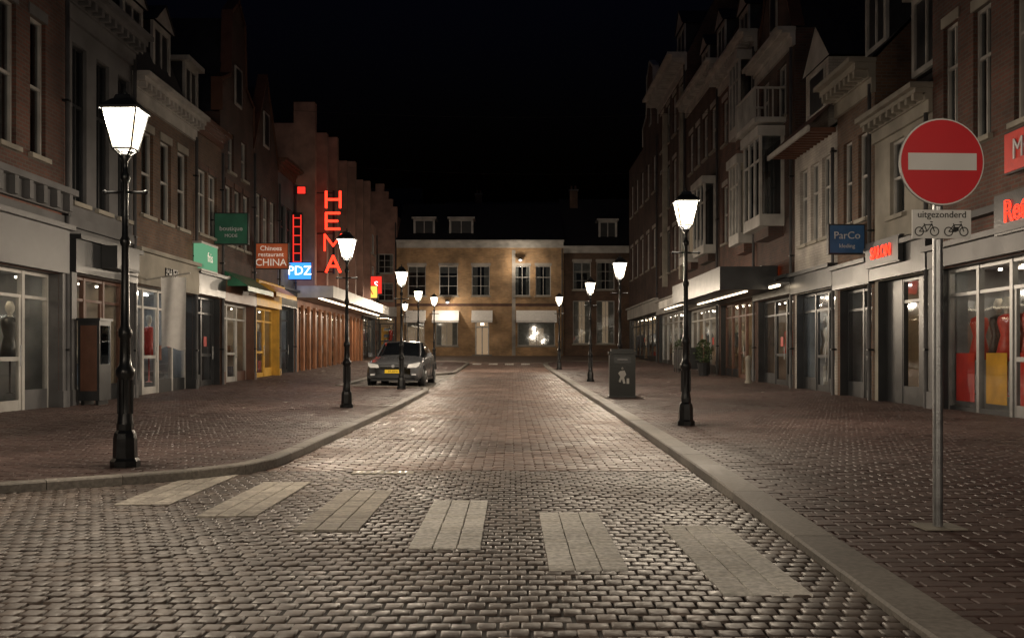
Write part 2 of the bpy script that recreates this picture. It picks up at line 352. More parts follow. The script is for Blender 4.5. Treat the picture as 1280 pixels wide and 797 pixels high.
# ---------------------------------------------------------------- buildings
class Bld(Acc):
    def __init__(s,name,side,a,b,H,wall,D=8):
        super().__init__(); s.side=side; s.wall=wall; s.D=D; s.rng=random.Random(int(a*10)+len(name))
        if side=='L': s.g=G(a); s.e=empty(name,(-(8.9+.01*a),a,s.g),R(90)); s.W=b-a; s.a=a
        elif side=='R': s.g=G(a); s.e=empty(name,(8.2,b,s.g),R(-90)); s.W=b-a; s.a=b
        else: s.g=1.05; s.e=empty(name,(a,side,s.g),0); s.W=b-a; s.a=a
        s.H=H-s.g; s.ops=[]
    def u(s,d): return s.a-d if s.side=='R' else d-s.a
    def z(s,z): return z-s.g
    def win(s,x0,x1,z0,z1,style='sash',frame='white_paint',sill=True,lintel=None,lit=None):
        if x0>x1: x0,x1=x1,x0
        z0-=s.g; z1-=s.g
        s.ops.append((x0,x1,z0,z1)); r=.14; f=.06
        W=s.wall
        for q in (((x0,0,z0),(x0,r,z0),(x0,r,z1),(x0,0,z1)),((x1,0,z0),(x1,r,z0),(x1,r,z1),(x1,0,z1)),((x0,0,z1),(x1,0,z1),(x1,r,z1),(x0,r,z1)),((x0,0,z0),(x1,0,z0),(x1,r,z0),(x0,r,z0))):
            s.poly('reveals',W,q)
        fr='window_frames'
        y0,y1=r-.06,r+.02
        s.box(fr,frame,x0,x0+f,y0,y1,z0,z1); s.box(fr,frame,x1-f,x1,y0,y1,z0,z1)
        s.box(fr,frame,x0+f,x1-f,y0,y1,z1-f,z1); s.box(fr,frame,x0+f,x1-f,y0,y1,z0,z0+f)
        if style in('sash','cross'):
            zm=z0+(z1-z0)*(.62 if style=='cross' else .5); s.box(fr,frame,x0+f,x1-f,y0+.005,y1-.005,zm-.025,zm+.03)
        if style in('cross','double','grid'):
            xm=(x0+x1)/2; s.box(fr,frame,xm-.02,xm+.02,y0+.01,y1-.01,z0+f,z1-f)
        if style=='grid':
            for t in (.33,.66): zm=z0+(z1-z0)*t; s.box(fr,frame,x0+f,x1-f,y0+.008,y1-.008,zm-.015,zm+.015)
        s.poly('glass','glass_win',((x0+f,r-.01,z0+f),(x1-f,r-.01,z0+f),(x1-f,r-.01,z1-f),(x0+f,r-.01,z1-f)))
        s.roombox('room','interior_dark',x0,x1,r+.03,r+.9,z0,z1)
        rr=s.rng.random()
        if rr<.65:
            cw=(x1-x0)*s.rng.uniform(.18,.34)
            s.box('curtains','curtain',x0+.02,x0+cw,r+.10,r+.14,z0,z1); s.box('curtains','curtain',x1-cw,x1-.02,r+.10,r+.14,z0,z1)
        if rr>.5:
            s.box('blind','curtain',x0+.02,x1-.02,r+.16,r+.18,z1-(z1-z0)*s.rng.uniform(.15,.5),z1)
        if lit: s.poly('lit_room',lit,((x0,r+.85,z0),(x1,r+.85,z0),(x1,r+.85,z1),(x0,r+.85,z1)))
        if sill: s.box('sills','plaster_cream',x0-.08,x1+.08,-.09,.05,z0-.09,z0-.003)
        if lintel: s.box('lintels',lintel,x0-.06,x1+.06,-.025,.02,z1+.003,z1+.2)
    def roombox(s,part,matn,x0,x1,y0,y1,z0,z1):
        s.poly(part,matn,((x0,y1,z0),(x1,y1,z0),(x1,y1,z1),(x0,y1,z1)))
        s.poly(part,matn,((x0,y0,z0),(x0,y1,z0),(x0,y1,z1),(x0,y0,z1)))
        s.poly(part,matn,((x1,y0,z0),(x1,y1,z0),(x1,y1,z1),(x1,y0,z1)))
        s.poly(part,matn,((x0,y0,z0),(x1,y0,z0),(x1,y1,z0),(x0,y1,z0)))
        s.poly(part,matn,((x0,y0,z1),(x1,y0,z1),(x1,y1,z1),(x0,y1,z1)))
    def row(s,z0,z1,n,w,m0=.4,m1=.4,**k):
        span=s.W-m0-m1
        for i in range(n):
            c=m0+span*(i+.5)/n; s.win(c-w/2,c+w/2,z0,z1,**k)
    def shop(s,x0=None,x1=None,top=2.75,pat='gdg',frame='white_paint',fascia='white_paint',ftop=3.5,pil=None,lit=None,base='dark_paint',riser=.45,inner='interior_wall',goods=True,recess=.25,proud=.14):
        if x0 is None: x0=.25
        if x1 is None: x1=s.W-.25
        g0=.05
        s.ops.append((x0,x1,g0,top)); n=len(pat); w=(x1-x0)/n; f=.05; y=recess
        W=base
        for q in (((x0,0,g0),(x0,y,g0),(x0,y,top),(x0,0,top)),((x1,0,g0),(x1,y,g0),(x1,y,top),(x1,0,top)),((x0,0,top),(x1,0,top),(x1,y,top),(x0,y,top)),((x0,0,g0),(x1,0,g0),(x1,y,g0),(x0,y,g0))):
            s.poly('shopfront_reveals',W,q)
        fr='shopfront_frames'; tr=top-.5
        s.box(fr,frame,x0,x1,y-.04,y+.04,top-f*1.5,top); s.box(fr,frame,x0,x1,y-.038,y+.038,tr-.03,tr+.03)
        for i in range(n+1):
            xx=x0+i*w; s.box(fr,frame,max(x0,xx-f),min(x1,xx+f),y-.05,y+.05,g0,top)
        for i,c in enumerate(pat):
            a=x0+i*w; b=a+w
            if c=='g':
                s.box('stall_riser',base,a+f,b-f,y-.045,y+.045,g0,riser); s.poly('shop_glass','glass_shop',((a,y,riser),(b,y,riser),(b,y,top),(a,y,top)))
            elif c=='d':
                s.poly('shop_glass','glass_shop',((a,y,g0),(b,y,g0),(b,y,top),(a,y,top)))
                s.box(fr,frame,a+f,a+f+.09,y-.03,y+.03,g0,tr); s.box(fr,frame,b-f-.09,b-f,y-.03,y+.03,g0,tr)
                s.box(fr,frame,a+f,b-f,y-.028,y+.028,g0,g0+.22); s.box(fr,frame,a+f,b-f,y-.028,y+.028,1.0,1.08)
                s.cyl('door_handle','steel',(b-f-.12,y-.08,.9),(b-f-.12,y-.08,1.3),.015)
            elif c=='s':
                zz=g0
                while zz<top-.08:
                    s.box('shutter_slats','shutter',a+f,b-f,y-.03,y+.02,zz,zz+.085); zz+=.1
            elif c=='p':
                s.box('panels',base,a,b,y-.06,y+.04,g0,top)
        s.roombox('shop_interior',inner,x0,x1,y+.06,y+2.8,g0+.01,top-.01)
        if lit:
            k=max(1,int((x1-x0)/2.2))
            for i in range(k):
                cx=x0+(x1-x0)*(i+.5)/k; s.box('ceiling_lights',lit,cx-.5,cx+.5,y+.8,y+.92,top-.06,top-.03)
            k=int((x1-x0)/.8)
            for i in range(k):
                cx=x0+(x1-x0)*(i+.5)/k+s.rng.uniform(-.1,.1); s.box('spotlights','em_spot',cx-.03,cx+.03,y+1.6,y+1.66,top-.16,top-.10); s.box('spotlights','em_spot',cx-.025,cx+.025,y+.3,y+.35,top-.12,top-.08)
        if goods:
            xx=x0+.15
            while xx<x1-.45:
                ww=s.rng.uniform(.25,.7); t=s.rng.random(); yy=y+s.rng.uniform(.2,.7); g1=s.rng.choice(['goods','goods_blue','goods_light','red_paint','dark_paint'])
                if t<.35:
                    s.box('goods',g1,xx,xx+ww,yy,yy+.4,g0+.02,g0+s.rng.uniform(.5,.9)); 
                    for q in range(3): bx=xx+q*ww/3; s.box('goods',s.rng.choice(['goods','goods_blue','goods_light']),bx+.01,bx+ww/3-.03,yy+.05,yy+.3,g0+.9,g0+.9+s.rng.uniform(.1,.4))
                elif t<.8:
                    cx=xx+.2; s.lathe('mannequin',g1,[(.10,.02),(.02,.05),(.02,.65),(.2,.7),(.15,.95),(.11,1.12),(.17,1.35),(.15,1.45),(.05,1.5)],cx,yy,10,.35); s.lathe('mannequin','goods_light',[(.045,1.5),(.045,1.56),(.08,1.62),(.09,1.7),(.05,1.8)],cx,yy,10,.35); ww=.42
                else:
                    for q in range(4): s.box('shelves','goods_light',xx,xx+ww,y+2.2,y+2.6,g0+.3+q*.5,g0+.34+q*.5); s.box('shelves',g1,xx+.05,xx+ww-.1,y+2.25,y+2.5,g0+.34+q*.5,g0+.5+q*.5+s.rng.uniform(0,.15))
                xx+=ww+s.rng.uniform(.0,.22)
            for q in range(int((x1-x0)/.8)):
                cx=x0+.4+q*.8+s.rng.uniform(-.1,.1); s.box('posters',s.rng.choice(['goods_light','red_paint','yellow_paint','goods_blue','goods','dark_paint']),cx-.25,cx+.25,y+2.72,y+2.76,.8,1.0+s.rng.uniform(.4,1.3))
            # window stickers
            if s.rng.random()<.7:
                cx=s.rng.uniform(x0+.3,x1-.5); s.box('window_sticker',s.rng.choice(['goods_light','red_paint']),cx,cx+.3,y-.008,y-.004,1.3,1.6)
        if fascia:
            s.box('fascia',fascia,x0-.18,x1+.18,-proud,-.003,top+.02,ftop); s.box('fascia_cornice',fascia,x0-.22,x1+.22,-proud-.12,-.004,ftop+.002,ftop+.1)
        if pil:
            for xx in (x0-.13,x1+.13):
                s.box('pilasters',pil,xx-.12,xx+.12,-.08,-.002,0.0,top+.018); s.box('pilasters',pil,xx-.15,xx+.15,-.11,-.001,0,.4)
    def facade(s,z0=-.7,z1=None):
        if z1 is None: z1=s.H
        xs=sorted({0,s.W,*[o[0] for o in s.ops],*[o[1] for o in s.ops]}); zs=sorted({z0,z1,*[o[2] for o in s.ops],*[o[3] for o in s.ops]})
        for i in range(len(xs)-1):
            for j in range(len(zs)-1):
                cx=(xs[i]+xs[i+1])/2; cz=(zs[j]+zs[j+1])/2
                if any(o[0]<cx<o[1] and o[2]<cz<o[3] for o in s.ops): continue
                s.poly('walls',s.wall,((xs[i],0,zs[j]),(xs[i+1],0,zs[j]),(xs[i+1],0,zs[j+1]),(xs[i],0,zs[j+1])))
        e=.004
        for x in (e,s.W-e): s.poly('walls',s.wall,((x,0,z0),(x,s.D,z0),(x,s.D,z1),(x,0,z1)))
        s.poly('walls',s.wall,((0,s.D,z0),(s.W,s.D,z0),(s.W,s.D,z1),(0,s.D,z1)))
    def cornice(s,matn='white_paint',h=.5,p=.38,dent=True,z=None):
        z=s.H if z is None else z-s.g; W=s.W
        s.box('cornice',matn,0.0,W,-.08,.02,z-h,z-h*.55); s.box('cornice',matn,0,W,-p*.75,.021,z-h*.3,z-.08); s.box('cornice',matn,-.03,W+.03,-p,.022,z-.078,z+.03)
        s.box('cornice',matn,0,W,-.14,.019,z-h*.549,z-h*.301)
        if dent:
            n=int(W/.32)
            for i in range(n): x=(i+.5)*W/n; s.box('dentils',matn,x-.06,x+.06,-p*.72,-.142,z-h*.52,z-h*.302)
    def flatroof(s): s.poly('roof','roof_tiles',((0,0.01,s.H-.02),(s.W,.01,s.H-.02),(s.W,s.D,s.H-.02),(0,s.D,s.H-.02)))
    def ridge(s,h,m='roof_tiles'):
        H=s.H;W=s.W;D=s.D
        s.poly('roof',m,((-.05,-.1,H),(W+.05,-.1,H),(W+.05,D/2,H+h),(-.05,D/2,H+h))); s.poly('roof',m,((-.05,D,H),(W+.05,D,H),(W+.05,D/2,H+h),(-.05,D/2,H+h)))
        for x in (0,W): s.poly('gable_walls',s.wall,((x,0,H),(x,D/2,H+h-.02),(x,D,H)))
    def mansard(s,h,m='roof_tiles'):
        H=s.H;W=s.W;D=s.D
        s.poly('roof',m,((0,.05,H),(W,.05,H),(W,1.3,H+h),(0,1.3,H+h))); s.poly('roof',m,((0,1.3,H+h),(W,1.3,H+h),(W,D,H+h),(0,D,H+h)))
        for x in (0,W): s.poly('gable_walls',s.wall,((x,.05,H),(x,1.3,H+h),(x,D,H+h),(x,D,H)))
    def gable(s,h,kind='tri',trim='white_paint',m='roof_tiles',x0=0,x1=None,win=True):
        H=s.H; W=s.W if x1 is None else x1; xm=(x0+W)/2; hw=(W-x0)/2
        if kind=='tri': prof=[(x0,0),(W,0),(xm,h)]
        elif kind=='neck': prof=[(x0,0),(W,0),(W,.25*h),(xm+hw*.5,.35*h),(xm+hw*.42,.85*h),(xm,h),(xm-hw*.42,.85*h),(xm-hw*.5,.35*h),(x0,.25*h)]
        elif kind=='step':
            prof=[(x0,0),(W,0)]; n=4
            for i in range(n): z=h*(i+1)/n; prof+= [(xm+hw*(1-i/n),z if i else h/n),(xm+hw*(1-(i+1)/n)+(.15 if i==n-1 else 0),z)]
            L2=[(2*xm-x,z) for x,z in prof[2:]][::-1]; prof+=L2
        y=0.0
        s.poly('gable_front',s.wall,[(x,y,H+z) for x,z in prof]); s.poly('gable_front',s.wall,[(x,y+.25,H+z) for x,z in prof])
        pr=prof[1:]+[prof[0]]
        for (xa,za),(xb,zb) in zip(pr,pr[1:]):
            s.poly('gable_coping',trim,((xa,-.07,H+za+.05),(xa,.3,H+za+.05),(xb,.3,H+zb+.05),(xb,-.07,H+zb+.05)))
            s.poly('gable_coping',trim,((xa,-.07,H+za+.05),(xb,-.07,H+zb+.05),(xb,-.07,H+zb-.1),(xa,-.07,H+za-.1)))
        hr=h*.86
        s.poly('roof',m,((x0,.26,H),(xm,.26,H+hr),(xm,s.D,H+hr),(x0,s.D,H))); s.poly('roof',m,((W,.26,H),(xm,.26,H+hr),(xm,s.D,H+hr),(W,s.D,H)))
        s.poly('gable_walls',s.wall,((x0,s.D,H),(W,s.D,H),(xm,s.D,H+hr)))
        if win:
            s.box('gable_window','white_paint',xm-.4,xm+.4,-.05,-.001,H+h*.15,H+h*.15+1.3); s.box('gable_window_pane','dark_paint',xm-.32,xm+.32,-.056,-.02,H+h*.15+.08,H+h*.15+1.22)
    def dormer(s,x,w,z,h,y=.5,roof='flat',m='white_paint'):
        z-=s.g
        s.box('dormers','roof_tiles',x-w/2,x+w/2,y+.06,y+2.5,z,z+h)
        s.box('dormer_frames',m,x-w/2-.03,x-w/2+.12,y-.02,y+.059,z,z+h); s.box('dormer_frames',m,x+w/2-.12,x+w/2+.03,y-.02,y+.059,z,z+h)
        s.box('dormer_frames',m,x-w/2+.12,x+w/2-.12,y-.02,y+.059,z+h-.15,z+h); s.box('dormer_frames',m,x-w/2+.12,x+w/2-.12,y-.02,y+.059,z,z+.12)
        s.box('dormer_frames',m,x-.03,x+.03,y-.01,y+.057,z+.12,z+h-.15)
        s.box('dormer_glass','dark_paint',x-w/2+.12,x+w/2-.12,y+.03,y+.05,z+.12,z+h-.15)
        if roof=='flat': s.box('dormer_frames',m,x-w/2-.15,x+w/2+.15,y-.18,y+2.5,z+h+.002,z+h+.14)
        else:
            t=w*.45; s.poly('dormer_frames',m,((x-w/2-.12,y-.1,z+h),(x+w/2+.12,y-.1,z+h),(x,y-.1,z+h+t)))
            s.poly('dormers','roof_tiles',((x-w/2-.12,y-.15,z+h),(x,y-.15,z+h+t+.03),(x,y+2.5,z+h+t+.03),(x-w/2-.12,y+2.5,z+h))); s.poly('dormers','roof_tiles',((x+w/2+.12,y-.15,z+h),(x,y-.15,z+h+t+.03),(x,y+2.5,z+h+t+.03),(x+w/2+.12,y+2.5,z+h)))
    def chimney(s,x,y,z0,z1,w=.6):
        z0-=s.g;z1-=s.g
        s.box('chimney',s.wall,x-w/2,x+w/2,y,y+.5,z0,z1); s.box('chimney_cap','plaster_grey',x-w/2-.06,x+w/2+.06,y-.06,y+.56,z1,z1+.1)
        for q in (-.15,.15): s.lathe('chimney_pots','brick_red',[(.09,0),(.08,.3)],x+q,y+.25,8,z1+.1)
    def band(s,matn,z0,z1,p=.06,x0=0,x1=None): s.box('string_course',matn,x0,s.W if x1 is None else x1,-p,-.001,z0-s.g,z1-s.g)
    def bay(s,x0,x1,z0,z1,p=.6,matn='white_paint',n=3,lit=None):
        z0-=s.g;z1-=s.g
        if x0>x1:x0,x1=x1,x0
        s.box('bay_base',matn,x0,x1,-p,-.002,z0,z0+.35); s.box('bay_top',matn,x0-.08,x1+.08,-p-.08,-.002,z1-.3,z1)
        s.box('bay_corbel',s.wall,x0+.15,x1-.15,-p*.6,-.002,z0-.3,z0-.002)
        w=(x1-x0)/n
        for i in range(n+1):
            xx=min(max(x0+i*w,x0+.05),x1-.05); s.box('bay_frames',matn,xx-.05,xx+.05,-p,-p+.08,z0+.352,z1-.302)
        for xx in (x0+.05,x1-.05): s.box('bay_frames',matn,xx-.05,xx+.05,-.1,-.003,z0+.352,z1-.302)
        zm=z0+(z1-z0)*.66; s.box('bay_frames',matn,x0+.02,x1-.02,-p+.01,-p+.07,zm,zm+.06)
        s.poly('glass','glass_win',((x0,-p+.04,z0+.35),(x1,-p+.04,z0+.35),(x1,-p+.04,z1-.3),(x0,-p+.04,z1-.3)))
        for xx in (x0+.05,x1-.05): s.poly('glass','glass_win',((xx,-p+.08,z0+.35),(xx,-.1,z0+.35),(xx,-.1,z1-.3),(xx,-p+.08,z1-.3)))
        s.box('bay_back','interior_dark',x0+.1,x1-.1,-.02,-.004,z0+.36,z1-.31)
        for i in range(n):
            if s.rng.random()<.8: s.box('curtains','curtain',x0+i*w+.07,x0+i*w+.07+w*.25,-p+.14,-p+.16,z0+.36,z1-.31)
        if lit: s.poly('lit_room',lit,((x0+.12,-.03,z0+.36),(x1-.12,-.03,z0+.36),(x1-.12,-.03,z1-.31),(x0+.12,-.03,z1-.31)))
    def done(s):
        s.facade()
        s.cyl('downpipe','grey_paint',(s.W-.1,-.09,.05),(s.W-.1,-.09,s.H-.55),.045,8)
        for z in (1.2,3.9,6.2): s.box('pipe_bracket','iron',s.W-.16,s.W-.04,-.14,-.002,z,z+.04)
        s.flush(s.e,('mannequin','downpipe'))
def awning(b,x0,x1,z,drop=.75,out=.9,matn='white_paint'):
    b.poly('awnings',matn,((x0,-.02,z),(x1,-.02,z),(x1,-out,z-drop),(x0,-out,z-drop))); b.poly('awnings',matn,((x0,-out,z-drop),(x1,-out,z-drop),(x1,-out,z-drop-.15),(x0,-out,z-drop-.15)))
    for x in (x0,x1): b.poly('awnings',matn,((x,-.02,z),(x,-out,z-drop),(x,-.02,z-drop)))

# ===== LEFT ROW
b=Bld('brick_house','L',12.5,20.2,9.6,'brick_red')
for d in (13.6,15.0,16.4,17.6,18.75): b.win(b.u(d)-.02,b.u(d)+.6,4.9,7.5,lintel='plaster_grey')
b.shop(.3,b.W-.3,2.72,'gdggddg','white_paint','grey_paint',3.6,'grey_paint',lit='em_warm_soft',base='grey_paint',inner='interior_cool')
b.band('plaster_grey',3.95,4.3,.12); b.band('plaster_grey',4.3,4.42,.28); b.band('plaster_grey',3.72,3.9,.05)
for i in range(14): x=.3+i*(b.W-.6)/13; b.box('consoles','plaster_grey',x-.07,x+.07,-.26,-.121,3.97,4.298)
b.cornice('white_paint',.6,.45); b.ridge(3)
b.done()
b=Bld('town_house','L',20.2,24,8.7,'plaster_grey')
for d in (20.75,21.95,23.15): b.win(b.u(d)-.05,b.u(d)+.65,4.3,7.6,frame='dark_paint',style='cross')
b.shop(.55,b.W-.2,2.8,'gdg','brown_paint','dark_paint',3.5,'grey_paint',lit='em_low',base='dark_paint',inner='interior_wall')
b.band('plaster_grey',3.75,3.95,.1); b.cornice('plaster_grey',.7,.5,True); b.mansard(2.2); b.dormer(1.9,1.4,8.9,1.5)
b.box('letter_box','dark_paint',1.6,2.9,-.5,-.15,3.0,3.5)
b.done()
b=Bld('brick_house','L',24,28.8,7.9,'brick_brown')
b.row(4.6,6.7,3,.8,style='sash',lintel='plaster_cream'); b.shop(.2,b.W-.2,2.8,'gdgg','white_paint','plaster_cream',3.6,'dark_paint',lit='em_cool',base='dark_paint',inner='interior_cool')
b.cornice('white_paint',.65,.45); b.mansard(3.0); b.dormer(1.4,1.3,8.3,1.8,roof='gable'); b.dormer(3.5,1.3,8.3,1.8,roof='gable'); b.chimney(4.4,2,10.5,12)
text('fascia_text','MAJER',.34,'dark_paint',b.e,(2.4,-.16,3.22),(R(90),0,0))
b.done()
b=Bld('brick_house','L',28.8,31.6,8.0,'brick_brown')
b.row(4.7,6.6,2,.85,style='cross',lintel='brick_red'); b.shop(.15,b.W-.15,2.8,'gd','dark_paint','dark_paint',3.4,None,lit='em_low',base='dark_paint',inner='interior_cool')
b.cornice('brown_paint',.4,.35,False); b.ridge(3.4); b.dormer(1.4,1.2,8.4,1.4)
b.done()
b=Bld('gabled_house','L',31.6,35.6,8.8,'brick_dark')
b.row(4.7,6.6,3,.75,style='sash',lintel='brick_red'); b.row(7.1,8.4,2,.7); b.shop(.2,b.W-.2,2.7,'gdg','white_paint','brown_paint',3.4,'brown_paint',lit='em_warm',base='brown_paint')
awning(b,.3,b.W-.3,3.7,.5,.8,'green_paint'); b.gable(4.2,'neck','brown_paint'); b.done()
b=Bld('gabled_house','L',35.6,39.6,8.4,'brick_dark')
b.row(4.9,7.0,3,.8,style='cross'); b.shop(.2,b.W-.2,2.7,'gdg','yellow_paint','yellow_paint',3.5,'yellow_paint',lit='em_warm',base='yellow_paint')
awning(b,.3,b.W-.3,3.7,.5,.8,'yellow_paint'); b.gable(3.2,'tri','brown_paint'); b.done()
b=Bld('town_house','L',39.6,42.7,8.9,'plaster_grey')
b.row(4.9,7.2,2,.9,style='cross',frame='dark_paint'); b.shop(.2,b.W-.2,2.8,'gd','dark_paint','dark_paint',3.5,None,lit='em_cool',inner='interior_cool')
b.cornice('brown_paint',.5,.4,False); b.ridge(2.6); b.done()
b=Bld('department_store','L',42.7,62,11.0,'concrete_pink',D=12)
n=7
for i in range(n):
    x=i*b.W/n; hh=[11.9,11.2,11.6,11.0,11.5,11.0,11.4][i]-b.g
    b.box('concrete_fins','concrete_pink',x+.02,x+.45,-.9,-.003,3.6,hh); b.box('concrete_fins','concrete_pink',x+1.5,x+1.75,-.5,-.003,3.6,hh-.8)
    b.win(x+.6,x+1.4,5.6,10.0,frame='dark_paint',sill=False); b.win(x+1.9,x+2.6,5.6,10.0,frame='dark_paint',sill=False)
b.shop(.3,b.W-.3,2.9,'sgsssdssgsssgs','brown_paint',None,3.4,None,lit='em_warm',base='brown_paint',inner='interior_wall',recess=.4)
for i in range(15): x=.3+i*(b.W-.6)/14; b.box('columns','shutter',x-.16,x+.16,-.12,-.001,0,3.0)
b.box('canopy','white_paint',0,b.W,-1.7,-.002,3.25,3.75); b.box('canopy_soffit_light','em_canopy',.3,b.W-.3,-1.15,-1.0,3.22,3.246)
b.flatroof(); b.done()
b=Bld('office_building','L',62,70,10.0,'concrete_pink')
b.row(5.6,7.2,4,1.5,m0=.3,m1=.3,frame='white_paint',style='double'); b.row(8.0,9.4,4,1.5,m0=.3,m1=.3,frame='white_paint',style='double')
b.shop(.3,b.W-.3,2.8,'ggdgg','dark_paint','white_paint',3.5,None,lit='em_warm'); b.flatroof(); b.done()
# ===== END of the street
b=Bld('corner_house',72.3,-12,-8.3,11.2,'concrete_pink')
b.row(5.0,6.3,2,1.3,m0=1.2,frame='white_paint',style='grid'); b.row(7.0,8.4,2,1.3,m0=1.2,frame='white_paint',style='grid')
b.shop(1.2,b.W-.2,2.8,'gd','dark_paint','white_paint',3.4,None,lit='em_warm'); b.gable(2.2,'step',x0=1.2,win=False,trim='concrete_pink'); b.done()
b=Bld('brick_corner_building',72,-8.3,3.7,9.3,'brick_yellow',D=10)
for x0,x1 in ((-7.5,-6.2),(-5.24,-3.9),(-2.9,-1.6),(.17,1.3),(1.7,2.8)): b.win(b.u(x0),b.u(x1),5.35,7.5,style='grid' if x0<0 else 'cross',lintel='brick_white')
for x0,x1 in ((-7.6,-6.3),(-5.5,-3.9),(.4,3.1)): b.win(b.u(x0),b.u(x1),1.75,3.5,style='double',lit='em_warm_dim')
dx=b.u(-2.15); b.ops.append((dx-.5,dx+.5,.05,2.5)); b.box('door_frame','white_paint',dx-.5,dx-.42,0.0,.2,.05,2.5); b.box('door_frame','white_paint',dx+.42,dx+.5,0,.2,.05,2.5); b.box('door_frame','white_paint',dx-.42,dx+.42,0.001,.2,2.0,2.1)
b.box('door_frame','white_paint',dx-.42,dx+.42,0.001,.2,2.42,2.5); b.box('door_frame','white_paint',dx-.04,dx+.04,.02,.18,.05,2.0); b.box('lit_hall','em_warm_dim',dx-.42,dx+.42,.6,.65,.1,2.42); b.box('hall_lamp','em_canopy',dx-.12,dx+.12,.35,.5,2.2,2.35); b.box('hall','interior_wall',dx-.5,dx+.5,.66,.7,.0,2.6)
b.box('step','kerb_stone',dx-.7,dx+.7,-.5,-.002,-.1,.06)
for x0,x1 in ((-7.7,-6.2),(-5.7,-3.8),(-2.9,-1.4),(.3,3.2)): awning(b,b.u(x0),b.u(x1),3.25,matn='banner_cloth')
b.band('white_paint',9.0,9.15,.1); b.cornice('white_paint',.5,.4,False); b.band('brick_red',4.6,4.8,.02)
b.box('quoin','brick_white',8.3,8.55,-.03,-.001,0,7.6)
b.ridge(3.4); b.dormer(1.9,1.5,9.3,1.7,y=.9); b.dormer(4.6,1.7,9.3,1.7,y=.9)
b.done()
b=Bld('brick_house',72.2,3.7,9.2,8.9,'brick_brown',D=10)
for x0,x1 in ((4.4,5.7),(6.1,7.4)): b.win(b.u(x0),b.u(x1),5.8,7.8,style='grid',lintel='brick_white'); b.win(b.u(x0),b.u(x1),1.9,5.0,style='grid',lit='em_warm_dim')
b.cornice('white_paint',.45,.35,False); b.ridge(4.2); b.dormer(3.3,1.3,9.2,1.7,y=.9); b.chimney(1,4,12,13.6); b.done()
b=Bld('brick_house',84,-30,-8,12.4,'brick_dark',D=10); b.row(7,9,6,1.1); b.ridge(3.5); b.done()
b=Bld('brick_house',86,-6,18,11,'brick_dark',D=10); b.row(7,9,6,1.1); b.ridge(4.0); b.chimney(3,4,14,15.5); b.done()
# ===== RIGHT ROW
b=Bld('brick_house','R',10.5,19.5,9.8,'brick_red')
for d,w,z0,z1 in ((18.7,.62,5.2,7.3),(17.45,.66,4.9,7.2),(16.0,.66,4.9,7.2),(14.4,.66,4.9,7.2),(12.8,.66,4.9,7.2)): b.win(b.u(d)-w/2,b.u(d)+w/2,z0,z1,style='cross',lintel='plaster_cream')
b.shop(.25,b.W-.3,2.75,'ggddggg','alum','grey_paint',3.1,'grey_paint',lit='em_warm_soft',base='dark_paint',riser=.15,inner='interior_cool')
b.band('plaster_grey',3.5,3.62,.2)
for i,c in enumerate(('red_paint','yellow_paint','red_paint','grey_paint','yellow_paint','red_paint')):
    x=.45+i*1.2; b.box('window_posters',c,x,x+.75,.262,.268,.25,1.15)
b.cornice('white_paint',.6,.45); b.ridge(3.5); b.done()
b=Bld('plaster_house','R',19.5,22.6,6.4,'plaster_cream')
b.win(b.u(21.7),b.u(20.9),4.1,5.7,style='sash',sill=True); 
b.shop(.2,b.W-.2,2.75,'pgp','dark_paint','dark_paint',3.4,None,lit='em_warm',base='dark_paint'); b.cornice('plaster_cream',.55,.45); b.ridge(3.6); b.dormer(1.6,1.4,7.1,1.7); b.done()
b=Bld('brick_house','R',22.6,25.2,7.8,'brick_brown')
b.row(4.3,6.3,2,.62,m0=.25,m1=.25); b.shop(.2,b.W-.2,2.7,'gd','dark_paint','dark_paint',3.2,None,lit='em_low',inner='interior_cool'); b.cornice('plaster_cream',.75,.6); b.ridge(4.2); b.dormer(1.3,1.3,8.4,1.6,roof='gable'); b.done()
b=Bld('white_house','R',25.2,29,6.9,'brick_white')
b.row(4.2,6.3,3,.7,style='cross'); b.shop(.2,b.W-.2,2.8,'gdg','dark_paint','dark_paint',3.3,None,lit='em_cool',inner='interior_cool')
b.poly('pent_roof','roof_tiles_red',((-.1,.05,b.H+.75),(b.W+.1,.05,b.H+.75),(b.W+.1,-.75,b.H-.02),(-.1,-.75,b.H-.02))); b.box('eaves','white_paint',-.1,b.W+.1,-.78,-.72,b.H-.16,b.H-.022)
for i in range(12): x=(i+.5)*b.W/12; b.box('eave_brackets','brown_paint',x-.04,x+.04,-.7,-.002,b.H-.15,b.H-.03)
b.box('upper_wall','brick_white',.9,2.9,.06,3,b.H,b.H+2.0); b.box('upper_window','dark_paint',1.3,2.5,.045,.055,b.H+.8,b.H+1.8); b.box('upper_window_frame','white_paint',1.2,2.6,.05,.058,b.H+.75,b.H+1.9)
b.poly('upper_gable','white_paint',((.7,0.02,b.H+2.0),(3.1,.02,b.H+2.0),(1.9,.02,b.H+3.1))); b.poly('roof','roof_tiles',((.7,0,b.H+2.0),(1.9,0,b.H+3.13),(1.9,4,b.H+3.13),(.7,4,b.H+2))); b.poly('roof','roof_tiles',((3.1,0,b.H+2.0),(1.9,0,b.H+3.13),(1.9,4,b.H+3.13),(3.1,4,b.H+2)))
b.ridge(3.2); b.done()
b=Bld('brick_house','R',29,33.5,10.6,'brick_dark')
b.win(.6,1.6,8.3,9.9,style='cross'); b.win(2.6,3.6,8.3,9.9,style='cross'); b.bay(1.3,3.4,5.0,8.0,.75,lit=None); b.shop(.2,b.W-.2,2.8,'gdg','dark_paint','dark_paint',3.3,None,lit='em_low')
b.box('balcony_floor','white_paint',1.1,3.6,-.95,-.002,8.0,8.15)
for i in range(14): x=1.15+i*.185; b.box('balcony_rail','white_paint',x-.02,x+.02,-.93,-.89,8.15,9.0)
